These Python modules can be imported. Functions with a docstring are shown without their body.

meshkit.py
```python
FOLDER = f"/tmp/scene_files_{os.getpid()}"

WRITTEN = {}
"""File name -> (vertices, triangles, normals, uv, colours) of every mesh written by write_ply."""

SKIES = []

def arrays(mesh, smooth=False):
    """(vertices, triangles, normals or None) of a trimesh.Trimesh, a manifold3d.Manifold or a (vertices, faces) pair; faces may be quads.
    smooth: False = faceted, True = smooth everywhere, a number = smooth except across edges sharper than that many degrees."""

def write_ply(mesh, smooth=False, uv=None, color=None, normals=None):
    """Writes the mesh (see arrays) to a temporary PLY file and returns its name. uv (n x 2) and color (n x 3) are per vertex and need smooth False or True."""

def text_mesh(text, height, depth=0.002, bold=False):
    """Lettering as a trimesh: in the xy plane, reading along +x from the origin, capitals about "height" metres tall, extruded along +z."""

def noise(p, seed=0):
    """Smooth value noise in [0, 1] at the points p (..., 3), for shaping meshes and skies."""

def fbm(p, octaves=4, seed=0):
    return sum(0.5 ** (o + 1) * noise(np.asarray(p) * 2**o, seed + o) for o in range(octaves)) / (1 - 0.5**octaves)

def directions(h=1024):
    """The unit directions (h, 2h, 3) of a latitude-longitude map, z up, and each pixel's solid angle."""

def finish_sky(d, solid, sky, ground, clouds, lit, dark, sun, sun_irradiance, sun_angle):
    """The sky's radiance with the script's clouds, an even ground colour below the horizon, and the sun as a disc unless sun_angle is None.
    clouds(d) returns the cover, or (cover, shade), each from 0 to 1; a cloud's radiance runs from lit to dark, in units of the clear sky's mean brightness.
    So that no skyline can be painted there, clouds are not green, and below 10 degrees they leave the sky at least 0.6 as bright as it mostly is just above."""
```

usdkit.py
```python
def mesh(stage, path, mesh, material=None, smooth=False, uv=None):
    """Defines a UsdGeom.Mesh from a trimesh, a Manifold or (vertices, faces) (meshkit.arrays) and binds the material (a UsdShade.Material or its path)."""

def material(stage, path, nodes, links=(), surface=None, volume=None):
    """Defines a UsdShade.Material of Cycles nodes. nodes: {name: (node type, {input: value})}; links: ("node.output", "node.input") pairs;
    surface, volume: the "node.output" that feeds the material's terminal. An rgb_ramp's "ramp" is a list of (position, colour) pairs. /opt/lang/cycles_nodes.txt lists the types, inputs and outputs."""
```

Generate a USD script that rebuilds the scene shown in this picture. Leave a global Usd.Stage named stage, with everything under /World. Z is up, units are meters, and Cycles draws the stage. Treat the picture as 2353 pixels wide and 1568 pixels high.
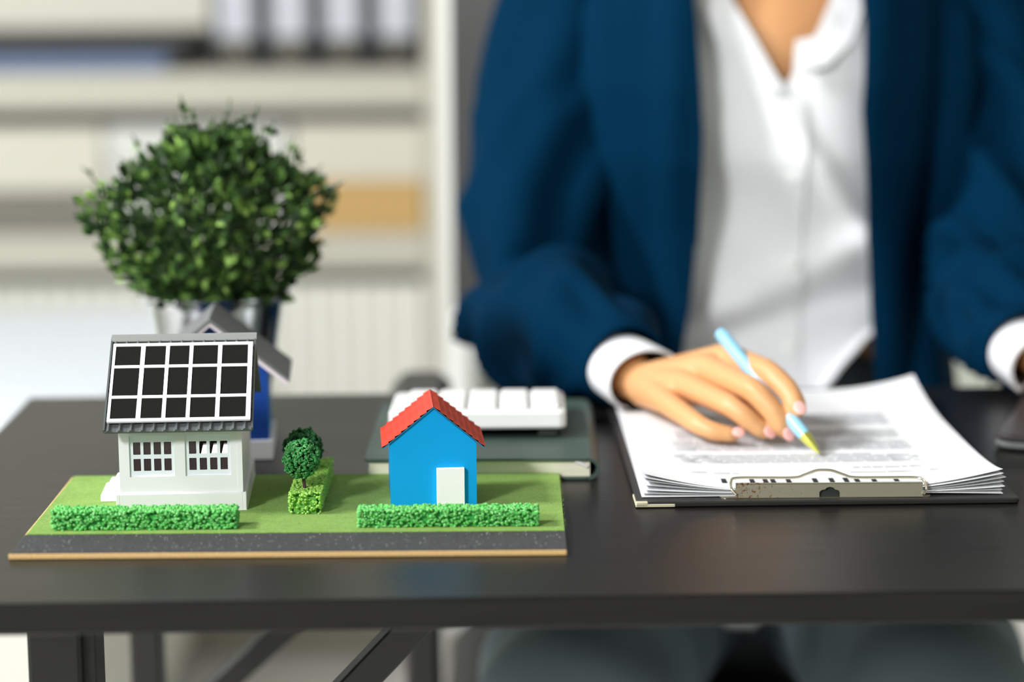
import math, random
import numpy as np, trimesh, manifold3d as m3, usdkit, meshkit
from shapely.geometry import Polygon, box as sbox
from pxr import Usd, UsdGeom, UsdLux, UsdShade, Gf, Sdf, Vt

stage = Usd.Stage.CreateInMemory()
UsdGeom.SetStageUpAxis(stage, 'Z'); UsdGeom.SetStageMetersPerUnit(stage, 1.0)
UsdGeom.Xform.Define(stage, '/World'); UsdGeom.Scope.Define(stage, '/World/Looks')
rng = np.random.default_rng(7); random.seed(7)
T = 0.75                                    # height of the table top
EXPOSURE = 0.0

# ---------------------------------------------------------------- camera
cam = UsdGeom.Camera.Define(stage, '/World/camera')
th, ro = math.radians(9.58), 0.0075
r0, u0, fw = np.array([1., 0, 0]), np.array([0, math.sin(th), math.cos(th)]), np.array([0, math.cos(th), -math.sin(th)])
R_, U_ = math.cos(ro)*r0 - math.sin(ro)*u0, math.cos(ro)*u0 + math.sin(ro)*r0
M_ = np.eye(4); M_[0, :3], M_[1, :3], M_[2, :3], M_[3, :3] = R_, U_, -fw, (0, 0, T+.32)
cam.AddTransformOp().Set(Gf.Matrix4d(*M_.ravel().tolist()))
cam.CreateHorizontalApertureAttr(36.0); cam.CreateFocalLengthAttr(82.62)
cam.CreateFStopAttr(2.8); cam.CreateFocusDistanceAttr(1.335)
cam.CreateClippingRangeAttr(Gf.Vec2f(.05, 100)); cam.CreateExposureAttr(EXPOSURE)

# ---------------------------------------------------------------- light
dome = UsdLux.DomeLight.Define(stage, '/World/sky_light'); dome.CreateIntensityAttr(.08); dome.CreateColorAttr(Gf.Vec3f(1.0, 1.0, 1.0))
def rect_light(name, pos, target, w, h, power, col):
    l = UsdLux.RectLight.Define(stage, '/World/'+name)
    l.CreateWidthAttr(w); l.CreateHeightAttr(h); l.CreateIntensityAttr(power); l.CreateColorAttr(Gf.Vec3f(*col))
    p, t = np.array(pos, float), np.array(target, float); z = p-t; z /= np.linalg.norm(z)
    x = np.cross([0, 0, 1.] if abs(z[2]) < .99 else [0, 1., 0], z); x /= np.linalg.norm(x); y = np.cross(z, x)
    m = np.eye(4); m[0, :3], m[1, :3], m[2, :3], m[3, :3] = x, y, z, p
    l.AddTransformOp().Set(Gf.Matrix4d(*m.ravel().tolist()))
rect_light('window_light_left', (-2.27, 1.08, 2.66), (-.1, 1.4, .8), .5, .5, 150, (.99, .99, 1))
rect_light('window_light_front', (-1.87, -1.57, 2.55), (-.1, 1.4, .8), .5, .5, 142, (.98, .985, 1))
rect_light('ceiling_lamp_light', (-.7, 2.75, 3.15), (-.7, 2.75, 0), 1.2, .3, 5.8, (1, .99, .96))

# ---------------------------------------------------------------- helpers
def lin(r, g=None, b=None):
    c = np.array([r, g, b] if g is not None else [r]*3, float)/255
    return tuple(np.where(c <= .04045, c/12.92, ((c+.055)/1.055)**2.4))
MATS = {}
def mat(name, col, rough=.5, metal=0., bump=None, spec=.5, var=None, **kw):
    """principled; var=(scale, colour2[, contrast lo, hi]) mixes in noise; bump=(scale, strength, distance)"""
    n = {'p': ('principled_bsdf', dict(base_color=col, roughness=rough, metallic=metal, specular_ior_level=spec, **kw))}
    l = []
    if var or bump: n['tc'] = ('geometry', {}) 
    if var:
        n['nz'] = ('noise_texture', dict(scale=var[0], detail=4.0, roughness=.6))
        lo, hi = (var[2], var[3]) if len(var) > 2 else (.35, .65)
        n['rp'] = ('rgb_ramp', dict(ramp=[(lo, col), (hi, var[1])]))
        l += [('tc.position', 'nz.vector'), ('nz.fac', 'rp.fac'), ('rp.color', 'p.base_color')]
    if bump:
        n['bz'] = ('noise_texture', dict(scale=bump[0], detail=3.0)); n['b'] = ('bump', dict(strength=bump[1], distance=bump[2]))
        l += [('tc.position', 'bz.vector'), ('bz.fac', 'b.height'), ('b.normal', 'p.normal')]
    MATS[name] = usdkit.material(stage, '/World/Looks/'+name, n, l, surface='p.BSDF')
    return MATS[name]
def island(name, stops, rough=.6, trans=None, spec=.3, scale=900.):
    lo, hi = .34, .68; stops = [(lo+(hi-lo)*p, c) for p, c in stops]
    n = {'g': ('geometry', {}), 'z': ('noise_texture', dict(scale=scale, detail=1.5, roughness=.6)), 'r': ('rgb_ramp', dict(ramp=stops)), 'p': ('principled_bsdf', dict(roughness=rough, specular_ior_level=spec))}
    l = [('g.position', 'z.vector'), ('z.fac', 'r.fac'), ('r.color', 'p.base_color')]
    out = 'p.BSDF'
    if trans:
        n['t'] = ('translucent_bsdf', {}); n['m'] = ('mix_closure', dict(fac=trans)); l += [('r.color', 't.color'), ('p.BSDF', 'm.closure1'), ('t.BSDF', 'm.closure2')]; out = 'm.closure'
    MATS[name] = usdkit.material(stage, '/World/Looks/'+name, n, l, surface=out); return MATS[name]

COUNT = {}
def numbered(path):
    k = COUNT.get(path, 0); COUNT[path] = k+1
    return path if k == 0 else f'{path}_{k:03d}'
def tag(p, label=None, cat=None, group=None, kind=None):
    p = p.GetPrim() if hasattr(p, 'GetPrim') else p
    for k, v in (('label', label), ('category', cat), ('group', group), ('kind', kind)):
        if v: p.SetCustomDataByKey(k, v)
    return p
def thing(name, label, cat, loc=(0, 0, 0), rotz=0, group=None):
    x = UsdGeom.Xform.Define(stage, numbered('/World/'+name))
    x.AddTranslateOp().Set(Gf.Vec3d(*map(float, loc))); x.AddRotateZOp().Set(math.degrees(rotz))
    return tag(x, label, cat, group)
def part(parent, name, mesh, m, smooth=30, label=None, kind=None):
    p = str(parent.GetPath()) if parent is not None else '/World'
    g = usdkit.mesh(stage, numbered(p+'/'+name), mesh, MATS[m] if isinstance(m, str) else m, smooth=smooth)
    return tag(g, label, kind=kind)
def solo(name, mesh, m, label, cat, group=None, smooth=30, kind=None):
    return tag(part(None, name, mesh, m, smooth), label, cat, group, kind)
def struct(name, mesh, m, parent=None):
    g = part(parent, name, mesh, m)
    if parent is None: tag(g, kind='structure')
    return g
def dup(root, loc, rotz, label=None, group=None):
    was = root.GetCustomData(); nm = root.GetName()
    r = thing(nm, label or was['label'], was['category'], loc, rotz, group or was.get('group'))
    r.GetReferences().AddInternalReference(root.GetPath()); r.SetInstanceable(True)
    return r
cat_ = trimesh.util.concatenate
def tm(man):
    m = man.to_mesh(); return trimesh.Trimesh(m.vert_properties[:, :3], m.tri_verts, process=False)
def bx(x0, x1, y0, y1, z0, z1, b=0.):
    """box, with b a chamfer"""
    if b <= 0:
        m = trimesh.creation.box([x1-x0, y1-y0, z1-z0]); m.apply_translation([(x0+x1)/2, (y0+y1)/2, (z0+z1)/2]); return m
    pts = []
    for sx in (0, 1):
        for sy in (0, 1):
            for sz in (0, 1):
                p = np.array([(x0, x1)[sx], (y0, y1)[sy], (z0, z1)[sz]]); d = np.array([(b, -b)[sx], (b, -b)[sy], (b, -b)[sz]])
                for k in range(3):
                    q = p+d; q[k] = p[k]; pts.append(q)
    return tm(m3.Manifold.hull_points(np.array(pts)))
def prism(poly, h0, h1, axis='z'):
    """polygon extruded between two heights; axis y: polygon in (x,z) along y; axis x: polygon in (y,z) along x"""
    pg = poly if isinstance(poly, Polygon) else Polygon(poly)
    m = trimesh.creation.extrude_polygon(pg, h1-h0, engine='earcut'); m.apply_translation([0, 0, h0])
    v = m.vertices.copy()
    if axis == 'y': m.vertices = v[:, [0, 2, 1]]; m.invert()
    if axis == 'x': m.vertices = v[:, [2, 0, 1]]
    return m
def rrect(x0, x1, y0, y1, r, n=6):
    return sbox(x0+r, y0+r, x1-r, y1-r).buffer(r, quad_segs=n)
def rslab(x0, x1, y0, y1, z0, z1, r, b):
    """rounded-corner slab with chamfered rims"""
    ms = []
    P = rrect(x0, x1, y0, y1, r); Q = P.buffer(-b)
    a, c = np.array(P.exterior.coords)[:-1], np.array(Q.exterior.coords)[:-1]
    pts = [np.c_[c, np.full(len(c), z0)], np.c_[a, np.full(len(a), z0+b)], np.c_[a, np.full(len(a), z1-b)], np.c_[c, np.full(len(c), z1)]]
    return tm(m3.Manifold.hull_points(np.vstack(pts)))
def lathe(prof, n=48, loc=(0, 0, 0)):
    m = trimesh.creation.revolve(np.array(prof, float), sections=n); m.apply_translation(loc); return m
def tube(pts, r, n=10, caps=True):
    pts = np.array(pts, float); k = len(pts); r = np.broadcast_to(r, (k,))
    tg = np.gradient(pts, axis=0); tg /= np.linalg.norm(tg, axis=1, keepdims=True)
    ref = np.array([0, 0, 1.]) if abs(tg[0][2]) < .9 else np.array([1., 0, 0]); V = []
    for i in range(k):
        a = np.cross(tg[i], ref); a /= np.linalg.norm(a); b = np.cross(tg[i], a); ref = np.cross(a, tg[i])
        f = np.linspace(0, 2*np.pi, n, endpoint=False)
        V.append(pts[i]+r[i]*(np.cos(f)[:, None]*a+np.sin(f)[:, None]*b))
    V = np.vstack(V); F = []
    for i in range(k-1):
        for j in range(n):
            p, q = i*n+j, i*n+(j+1) % n
            F += [[p, p+n, q], [q, p+n, q+n]]
    if caps:
        c0, c1 = len(V), len(V)+1; V = np.vstack([V, pts[0], pts[-1]])
        for j in range(n):
            F += [[c0, j, (j+1) % n], [c1, (k-1)*n+(j+1) % n, (k-1)*n+j]]
    m = trimesh.Trimesh(V, F, process=False); m.fix_normals(); return m
def bez(P, n=24):
    """Catmull-Rom through the points"""
    P = np.array(P, float); Q = np.vstack([2*P[0]-P[1], P, 2*P[-1]-P[-2]]); out = []
    for i in range(len(P)-1):
        for t in np.linspace(0, 1, n, endpoint=False):
            a, b, c, d = Q[i:i+4]
            out.append(.5*(2*b+(c-a)*t+(2*a-5*b+4*c-d)*t*t+(3*b-a-3*c+d)*t**3))
    return np.array(out+[P[-1]])
def gridmesh(G, close_u=False):
    """quads over a grid of points G[v,u]"""
    nv, nu = G.shape[:2]; F = []
    i = np.arange(nv*nu).reshape(nv, nu)
    if close_u: i = np.c_[i, i[:, :1]]
    a, b, c, d = i[:-1, :-1].ravel(), i[:-1, 1:].ravel(), i[1:, 1:].ravel(), i[1:, :-1].ravel()
    F = np.vstack([np.c_[a, b, c], np.c_[a, c, d]])
    return trimesh.Trimesh(G.reshape(-1, 3), F, process=False)
def gnormals(G, close_u=False):
    du = np.gradient(G, axis=1); 
    if close_u: du = (np.roll(G, -1, 1)-np.roll(G, 1, 1))
    dv = np.gradient(G, axis=0); n = np.cross(du, dv); return n/np.maximum(np.linalg.norm(n, axis=2, keepdims=True), 1e-12)
def shell(G, t, close_u=False, flip=1):
    """cloth of thickness t inward from the grid G"""
    n = gnormals(G, close_u)*flip; H = G-n*t
    if close_u:
        A = np.concatenate([G, H[::-1], G[:1]], 0); m = gridmesh(A, True)
    else:
        top = np.concatenate([G, H[:, ::-1]], 1); m = gridmesh(top, True)
        i = np.arange(G.shape[1]); nu2 = top.shape[1]; F = []
        for row in (0, G.shape[0]-1):
            o = row*nu2
            for k in range(G.shape[1]-1): F += [[o+k, o+k+1, o+nu2-2-k], [o+k, o+nu2-2-k, o+nu2-1-k]]
        m = trimesh.Trimesh(m.vertices, np.vstack([m.faces, F]), process=False)
    m.fix_normals(); return m
def rot(m, axis, deg, about=(0, 0, 0)):
    m.apply_transform(trimesh.transformations.rotation_matrix(math.radians(deg), axis, about)); return m
_ico = trimesh.creation.icosphere(1)
def clumps(P, N, r, squash=.8, seed=1, sub=None):
    """little irregular crumbs of foam at the points P"""
    g = np.random.default_rng(seed); base = (sub or _ico); vs = np.array(base.vertices); K = 10; var = []
    for k in range(K):
        d = 1+.55*(meshkit.noise(vs*2.3+k*7.1, k)-.5)*2; var.append(vs*d[:, None])
    V, F = [], []; nv = len(vs)
    q = trimesh.transformations.random_quaternion
    for i, p in enumerate(P):
        A = g.normal(size=(3, 3)); Q, _ = np.linalg.qr(A)
        V.append((var[i % K]@Q)*r[i]*np.array([1, 1, squash])+p); F.append(base.faces+i*nv)
    return trimesh.Trimesh(np.vstack(V), np.vstack(F), process=False)
def xf(m, rz, loc):
    rot(m, [0, 0, 1], math.degrees(rz)); m.apply_translation(loc); return m

# ---------------------------------------------------------------- materials
mat('floor_tile', lin(228, 224, 222), .35, var=(3, lin(216, 212, 209)))
mat('wall_paint', lin(208, 212, 200), .8)
mat('white_laminate', lin(240, 241, 238), .35)
mat('white_gloss', lin(236, 243, 252), .3)
mat('cream_laminate', lin(180, 177, 163), .5)
mat('door_cream', lin(216, 216, 206), .5)
mat('back_board', lin(216, 214, 200), .6)
mat('binder_black', lin(28, 27, 28), .5)
mat('binder_label', lin(182, 184, 192), .6)
mat('binder_label_blue', lin(150, 168, 190), .6)
mat('kraft_box', lin(182, 148, 92), .7)
mat('cream_lid', lin(196, 192, 177), .7); mat('pale_box', lin(202, 202, 196), .7)
mat('taupe_box', lin(112, 108, 98), .7)
mat('navy_case', lin(88, 106, 138), .5)
mat('black_metal', lin(24, 23, 22), .45, bump=(180, .15, .0005))
mat('chair_black', lin(30, 29, 29), .6, bump=(300, .3, .001))
mat('chair_plastic', lin(36, 35, 35), .4)
# table top: black wood-print laminate with faint grain
def table_mat():
    n = {'g': ('geometry', {}), 'mp': ('mapping', dict(scale=(6., 160., 160.))), 'nz': ('noise_texture', dict(scale=1.6, detail=6.0, roughness=.65)),
         'rp': ('rgb_ramp', dict(ramp=[(.3, lin(17, 16, 15)), (.7, lin(26, 25, 23))])), 'b': ('bump', dict(strength=.12, distance=.0006)),
         'rr': ('map_range', dict(from_min=.2, from_max=.8, to_min=.3, to_max=.42)), 'p': ('principled_bsdf', dict(specular_ior_level=.3))}
    l = [('g.position', 'mp.vector'), ('mp.vector', 'nz.vector'), ('nz.fac', 'rp.fac'), ('rp.color', 'p.base_color'), ('nz.fac', 'b.height'), ('b.normal', 'p.normal'), ('nz.fac', 'rr.value'), ('rr.result', 'p.roughness')]
    MATS['table_top'] = usdkit.material(stage, '/World/Looks/table_top', n, l, surface='p.BSDF')
table_mat()
mat('mdf', lin(226, 190, 134), .8, var=(900, lin(206, 166, 106)))
def grass_mat():
    n = {'g': ('geometry', {}), 'n1': ('noise_texture', dict(scale=900., detail=3.0)), 'n2': ('noise_texture', dict(scale=60., detail=4.0)),
         'r1': ('rgb_ramp', dict(ramp=[(.35, lin(84, 120, 50)), (.5, lin(112, 146, 68)), (.62, lin(142, 152, 62)), (.7, lin(122, 164, 104))])),
         'r2': ('rgb_ramp', dict(ramp=[(.35, lin(96, 132, 58)), (.65, lin(116, 152, 74))])), 'm': ('mix_color', dict(fac=.5)),
         'b': ('bump', dict(strength=.5, distance=.0004)), 'p': ('principled_bsdf', dict(roughness=.9, specular_ior_level=.15, sheen_weight=.3, sheen_tint=lin(190, 220, 150)))}
    l = [('g.position', 'n1.vector'), ('g.position', 'n2.vector'), ('n1.fac', 'r1.fac'), ('n2.fac', 'r2.fac'), ('r1.color', 'm.a'), ('r2.color', 'm.b'), ('m.result', 'p.base_color'), ('n1.fac', 'b.height'), ('b.normal', 'p.normal')]
    MATS['grass'] = usdkit.material(stage, '/World/Looks/grass', n, l, surface='p.BSDF')
grass_mat()
mat('asphalt', lin(44, 45, 46), .7, var=(1100, lin(74, 75, 77), .4, .7), bump=(1600, .8, .0004))
mat('grit', lin(52, 54, 56), .2, spec=.8); mat('glint', lin(210, 214, 216), .12, spec=1.)
island('hedge_green', [(0, lin(78, 190, 84)), (.5, lin(114, 216, 110)), (1, lin(184, 242, 174))], .7, .3)
island('hedge_lime', [(0, lin(146, 216, 88)), (.5, lin(178, 234, 108)), (1, lin(216, 248, 158))], .7, .3)
island('tree_green', [(0, lin(34, 110, 52)), (.45, lin(58, 146, 76)), (.9, lin(112, 190, 120)), (.93, lin(170, 130, 88)), (1, lin(110, 72, 44))], .7, .15)
island('tree_dark', [(0, lin(24, 76, 38)), (.5, lin(38, 100, 52)), (1, lin(66, 130, 76))], .7, .15)
mat('hedge_core', lin(60, 170, 75), .9); mat('hedge_core_lime', lin(100, 170, 66), .9); mat('tree_core', lin(20, 58, 30), .9)
mat('bark', lin(66, 46, 38), .7, bump=(900, .6, .0005))
mat('card_white', lin(232, 231, 234), .55, bump=(700, .12, .0002))
mat('sill_white', lin(228, 233, 240), .45)
mat('steps_white', lin(246, 246, 244), .6)
mat('pane_dark', lin(62, 50, 52), .12)
mat('roof_grey', lin(84, 88, 89), .3, spec=.7)
mat('ridge_grey', lin(132, 135, 132), .55, bump=(500, .2, .0003))
mat('eave_olive', lin(120, 124, 108), .7)
mat('panel_white', lin(242, 244, 246), .4)
mat('cell_black', lin(25, 25, 22), .4, var=(600, lin(21, 21, 19)), spec=.15)
mat('blue_paint', lin(0, 158, 228), .65, bump=(300, .06, .0003), spec=.2)
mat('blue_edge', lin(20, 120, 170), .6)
mat('door_white', lin(246, 244, 247), .55)
mat('roof_red', lin(205, 62, 46), .3, spec=.6)
mat('navy_wall', lin(0, 70, 165), .5)
mat('side_blue', lin(0, 120, 190), .5)
mat('slate', lin(112, 114, 115), .6)
mat('barge_white', lin(238, 226, 232), .6)
mat('book_green', lin(58, 76, 68), .5, bump=(600, .25, .0004))
mat('pages', lin(238, 234, 212), .8, bump=(1500, .3, .0003))
mat('headband', lin(246, 247, 244), .6)
mat('calc_white', lin(232, 232, 230), .4)
mat('calc_dark', lin(40, 46, 43), .5)
mat('vinyl_black', lin(36, 35, 35), .38, bump=(900, .25, .0003))
mat('worn_board', lin(196, 190, 164), .75, var=(500, lin(190, 182, 150)))
mat('paper', lin(230, 231, 233), .75)
mat('ink', lin(128, 131, 138), .8); mat('ink_dark', lin(26, 26, 30), .8)
def nickel_mat():
    n = {'g': ('geometry', {}), 'n1': ('noise_texture', dict(scale=420., detail=5.0, roughness=.7)), 'sx': ('separate_xyz', {}),
         'mr': ('map_range', dict(from_min=.128, from_max=.18, to_min=.07, to_max=-.12, clamp=True)), 'ad': ('math', dict(math_type='add')),
         'rp': ('rgb_ramp', dict(ramp=[(.55, (0., 0., 0.)), (.61, (1., 1., 1.))])),
         'mx': ('mix_color', dict(a=lin(196, 190, 168), b=lin(104, 62, 30))), 'rr': ('map_range', dict(from_min=0., from_max=1., to_min=.36, to_max=.8)), 
         'mm': ('map_range', dict(from_min=0., from_max=1., to_min=.7, to_max=0.)), 'p': ('principled_bsdf', {})}
    l = [('g.position', 'n1.vector'), ('g.position', 'sx.vector'), ('sx.x', 'mr.value'), ('n1.fac', 'ad.value1'), ('mr.result', 'ad.value2'), ('ad.value', 'rp.fac'), ('rp.color', 'mx.fac'),
         ('mx.result', 'p.base_color'), ('rp.color', 'rr.value'), ('rr.result', 'p.roughness'), ('rp.color', 'mm.value'), ('mm.result', 'p.metallic')]
    MATS['nickel'] = usdkit.material(stage, '/World/Looks/nickel', n, l, surface='p.BSDF')
nickel_mat()
mat('nickel_plain', lin(205, 198, 176), .22, 1.)
mat('pen_blue', lin(140, 196, 224), .3); mat('pen_gold', lin(226, 226, 110), .22, .85)
mat('laptop_dark', lin(58, 54, 56), .35, .3); mat('laptop_rim', lin(120, 122, 122), .35, .6)
mat('galvanised', lin(214, 218, 222), .16, 1., bump=(160, .1, .0008))
mat('soil', lin(50, 40, 30), .9)
island('leaf', [(0, lin(24, 42, 20)), (.4, lin(42, 68, 34)), (.68, lin(84, 122, 58)), (1, lin(176, 216, 114))], .5, .3, .35, 85.)
mat('stem_green', lin(66, 92, 52), .6)
mat('skin', lin(212, 156, 106), .5, subsurface_weight=.12, subsurface_scale=.004, subsurface_radius=(1., .4, .2))
mat('nail', lin(240, 180, 172), .3)
mat('hair', lin(32, 24, 20), .5); mat('eye_white', lin(240, 240, 240), .2); mat('iris', lin(40, 26, 18), .2); mat('lips', lin(176, 92, 84), .4)
mat('jacket_blue', lin(0, 36, 60), .85, bump=(900, .25, .0005), spec=.03)
mat('shirt_white', lin(228, 229, 232), .8)
mat('trouser', lin(104, 118, 125), .8)
mat('button_dark', lin(14, 20, 30), .4)

# ---------------------------------------------------------------- the room
struct('floor', bx(-2.4, 3.2, -1.6, 3.9, -.05, 0), 'floor_tile')
struct('wall_back', bx(-2.4, 3.2, 3.88, 3.98, 0, 3.3), 'wall_paint')
def wall_with_window(name, wname, axis, c, lo, hi, a0, a1, z0, z1):
    w = thing(name, None, None); tag(w, kind='structure')
    B = (lambda u0, u1, p, q: bx(c-.1, c, u0, u1, p, q)) if axis == 'x' else (lambda u0, u1, p, q: bx(u0, u1, c-.1, c, p, q))
    for r in ((lo, hi, 0, z0), (lo, hi, z1, 3.3), (lo, a0, z0, z1), (a1, hi, z0, z1)): part(w, 'wall_panel', B(*r), 'wall_paint')
    f = thing(wname, None, None); tag(f, kind='structure')
    for r in ((a0, a1, z0, z0+.04), (a0, a1, z1-.04, z1), (a0, a0+.04, z0+.04, z1-.04), (a1-.04, a1, z0+.04, z1-.04)): part(f, 'window_frame', B(*r), 'white_laminate')
wall_with_window('wall_left', 'window_1', 'x', -2.3, -1.6, 3.9, .78, 1.38, 2.36, 2.96)
struct('wall_right', bx(3.1, 3.2, -1.6, 3.88, 0, 3.3), 'wall_paint')
wall_with_window('wall_front', 'window_2', 'y', -1.6, -2.4, 3.2, -2.17, -1.57, 2.25, 2.85)

# ---------------------------------------------------------------- bookshelf behind (front at y 3.45)
bs = thing('bookshelf', 'tall cream bookshelf with white right post behind the table', 'bookshelf', (0, 0, 0))
part(bs, 'post', bx(-.1, -.062, 3.43, 3.76, 0, 2.0, .002), 'white_laminate', label='bright white front post of the shelf')
part(bs, 'stile', bx(-.125, -.1, 3.455, 3.75, 0, 2.0, .001), 'cream_laminate')
part(bs, 'side_panel', bx(-1.32, -1.28, 3.43, 3.76, 0, 2.0, .002), 'white_laminate')
part(bs, 'back_panel', bx(-1.28, -.125, 3.74, 3.76, 0, 2.0), 'back_board')
for z0, z1 in ((T+.084, T+.14), (T-.155, T-.098), (1.7, 1.73)):
    part(bs, 'shelf_board', bx(-1.28, -.125, 3.45, 3.74, z0, z1, .002), 'cream_laminate')
part(bs, 'plinth', bx(-1.28, -.125, 3.48, 3.52, 0, .06), 'cream_laminate')
for d in range(3):
    x0 = -1.28+d*.385; dr = part(bs, 'door', bx(x0+.002, x0+.383, 3.464, 3.478, .065, T-.175), 'cream_laminate')
    for k in range(12):
        part(dr, 'plank', bx(x0+.002+k*.0318, x0+.0318+k*.0318, 3.455, 3.464, .065, T-.175, .0022), 'door_cream')
# what stands on the shelves
b0 = thing('ring_binder', 'black ring binder with grey-white spine label, leftmost of the four on the upper shelf', 'binder', (-.402, 3.5, T+.1405), 0, 'ring binders on the upper shelf')
part(b0, 'cover', rslab(-.0375, .0375, -.03, .22, 0, .315, .008, .003), 'binder_black')
part(b0, 'spine_label', bx(-.025, .025, -.0312, -.0302, .048, .25), 'binder_label')
part(b0, 'finger_hole', rot(lathe([(.008, 0), (.012, 0), (.012, .003), (.008, .003), (.008, 0)], 20), [1, 0, 0], 90, (0, 0, 0)).apply_translation([0, -.0302, .028]), 'nickel_plain')
for x, lb in ((-.323, 'black ring binder with white spine label, second from the left on the upper shelf'), (-.245, 'black ring binder with bluish white spine label, third from the left on the upper shelf'), (-.167, 'black ring binder with bluish white spine label, next to the white post')):
    dup(b0, (x, 3.5, T+.1405), 0, lb)
solo('document_case', rslab(-1.0, -.47, 3.50, 3.72, T+.1405, T+.197, .01, .003), 'binder_black', 'flat black document case lying on the upper shelf behind the blue folder', 'case')
solo('folder', rslab(-1.05, -.50, 3.455, 3.495, T+.1405, T+.164, .006, .002), 'navy_case', 'flat blue folder lying along the front of the upper shelf', 'folder')
kb = thing('file_box', 'ochre file box with tall cream lid on the middle shelf beside the white post', 'box', (0, 0, 0))
part(kb, 'box_body', bx(-.318, -.128, 3.458, 3.72, T-.0975, T-.02, .002), 'kraft_box'); part(kb, 'lid', bx(-.321, -.1262, 3.4555, 3.722, T-.022, T+.062, .003), 'cream_lid')
tb = thing('file_box', 'taupe grey file box with pale lid at the left of the middle shelf', 'box', (0, 0, 0))
part(tb, 'box_body', bx(-.93, -.602, 3.458, 3.72, T-.0975, T-.032, .003), 'taupe_box'); part(tb, 'lid', bx(-.933, -.599, 3.4555, 3.722, T-.034, T+.060, .003), 'cream_lid')
mb = thing('file_box', 'plain pale grey file box on the middle shelf, half hidden behind the plant', 'box', (0, 0, 0))
part(mb, 'box_body', bx(-.592, -.330, 3.458, 3.72, T-.0975, T+.01, .003), 'pale_box'); part(mb, 'lid', bx(-.595, -.327, 3.4555, 3.722, T+.008, T+.060, .003), 'pale_box')
sb = thing('low_cabinet', 'low glossy white cabinet on the left in front of the bookshelf', 'cabinet', (0, 0, 0))
part(sb, 'cabinet_top', bx(-1.5, -.47, 2.5, 3.38, .53, .55, .002), 'white_gloss'); part(sb, 'body', bx(-1.49, -.48, 2.52, 3.37, .06, .53), 'door_cream')
for k in range(2): part(sb, 'cabinet_door', bx(-1.485+k*.503, -.987+k*.503, 2.503, 2.52, .07, .525, .002), 'door_cream')
part(sb, 'plinth', bx(-1.46, -.51, 2.55, 3.34, 0, .06), 'white_laminate')

# ---------------------------------------------------------------- table (turned 1.2 degrees)
tz = .022
tbl = thing('table', 'black wood-print table on angular black metal legs', 'table', (0, 0, 0))
def tt(m): return rot(m, [0, 0, 1], math.degrees(tz), (0, 1.13, 0))
part(tbl, 'tabletop', tt(bx(-.337, .93, 1.1305, 1.674, T-.0165, T, .0012)), 'table_top')
for s, x in ((1, -.264), (1, .83)):
    part(tbl, 'leg', tt(cat_([bx(x, x+.029, 1.245, 1.27, 0, T-.0165, .002), bx(x+.026, x+.036, 1.255, 1.285, 0, T-.0165, .001)])), 'black_metal')
    part(tbl, 'leg', tt(bx(x+.006, x+.027, 1.585, 1.615, 0, T-.0165, .002)), 'black_metal')
    part(tbl, 'foot_rail', tt(bx(x+.004, x+.028, 1.27, 1.585, .02, .05, .002)), 'black_metal')
def brace(x0, z0, x1, z1, y, w, d):
    a, b = np.array([x0, y, z0]), np.array([x1, y, z1]); L = np.linalg.norm(b-a); m = bx(-w/2, w/2, -d/2, d/2, 0, L, .0012)
    ang = math.degrees(math.atan2(x1-x0, z1-z0)); rot(m, [0, 1, 0], ang); m.apply_translation(a); return m
part(tbl, 'brace', tt(brace(-.245, T-.253, -.022, T-.0175, 1.258, .0175, .02)), 'black_metal')
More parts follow.
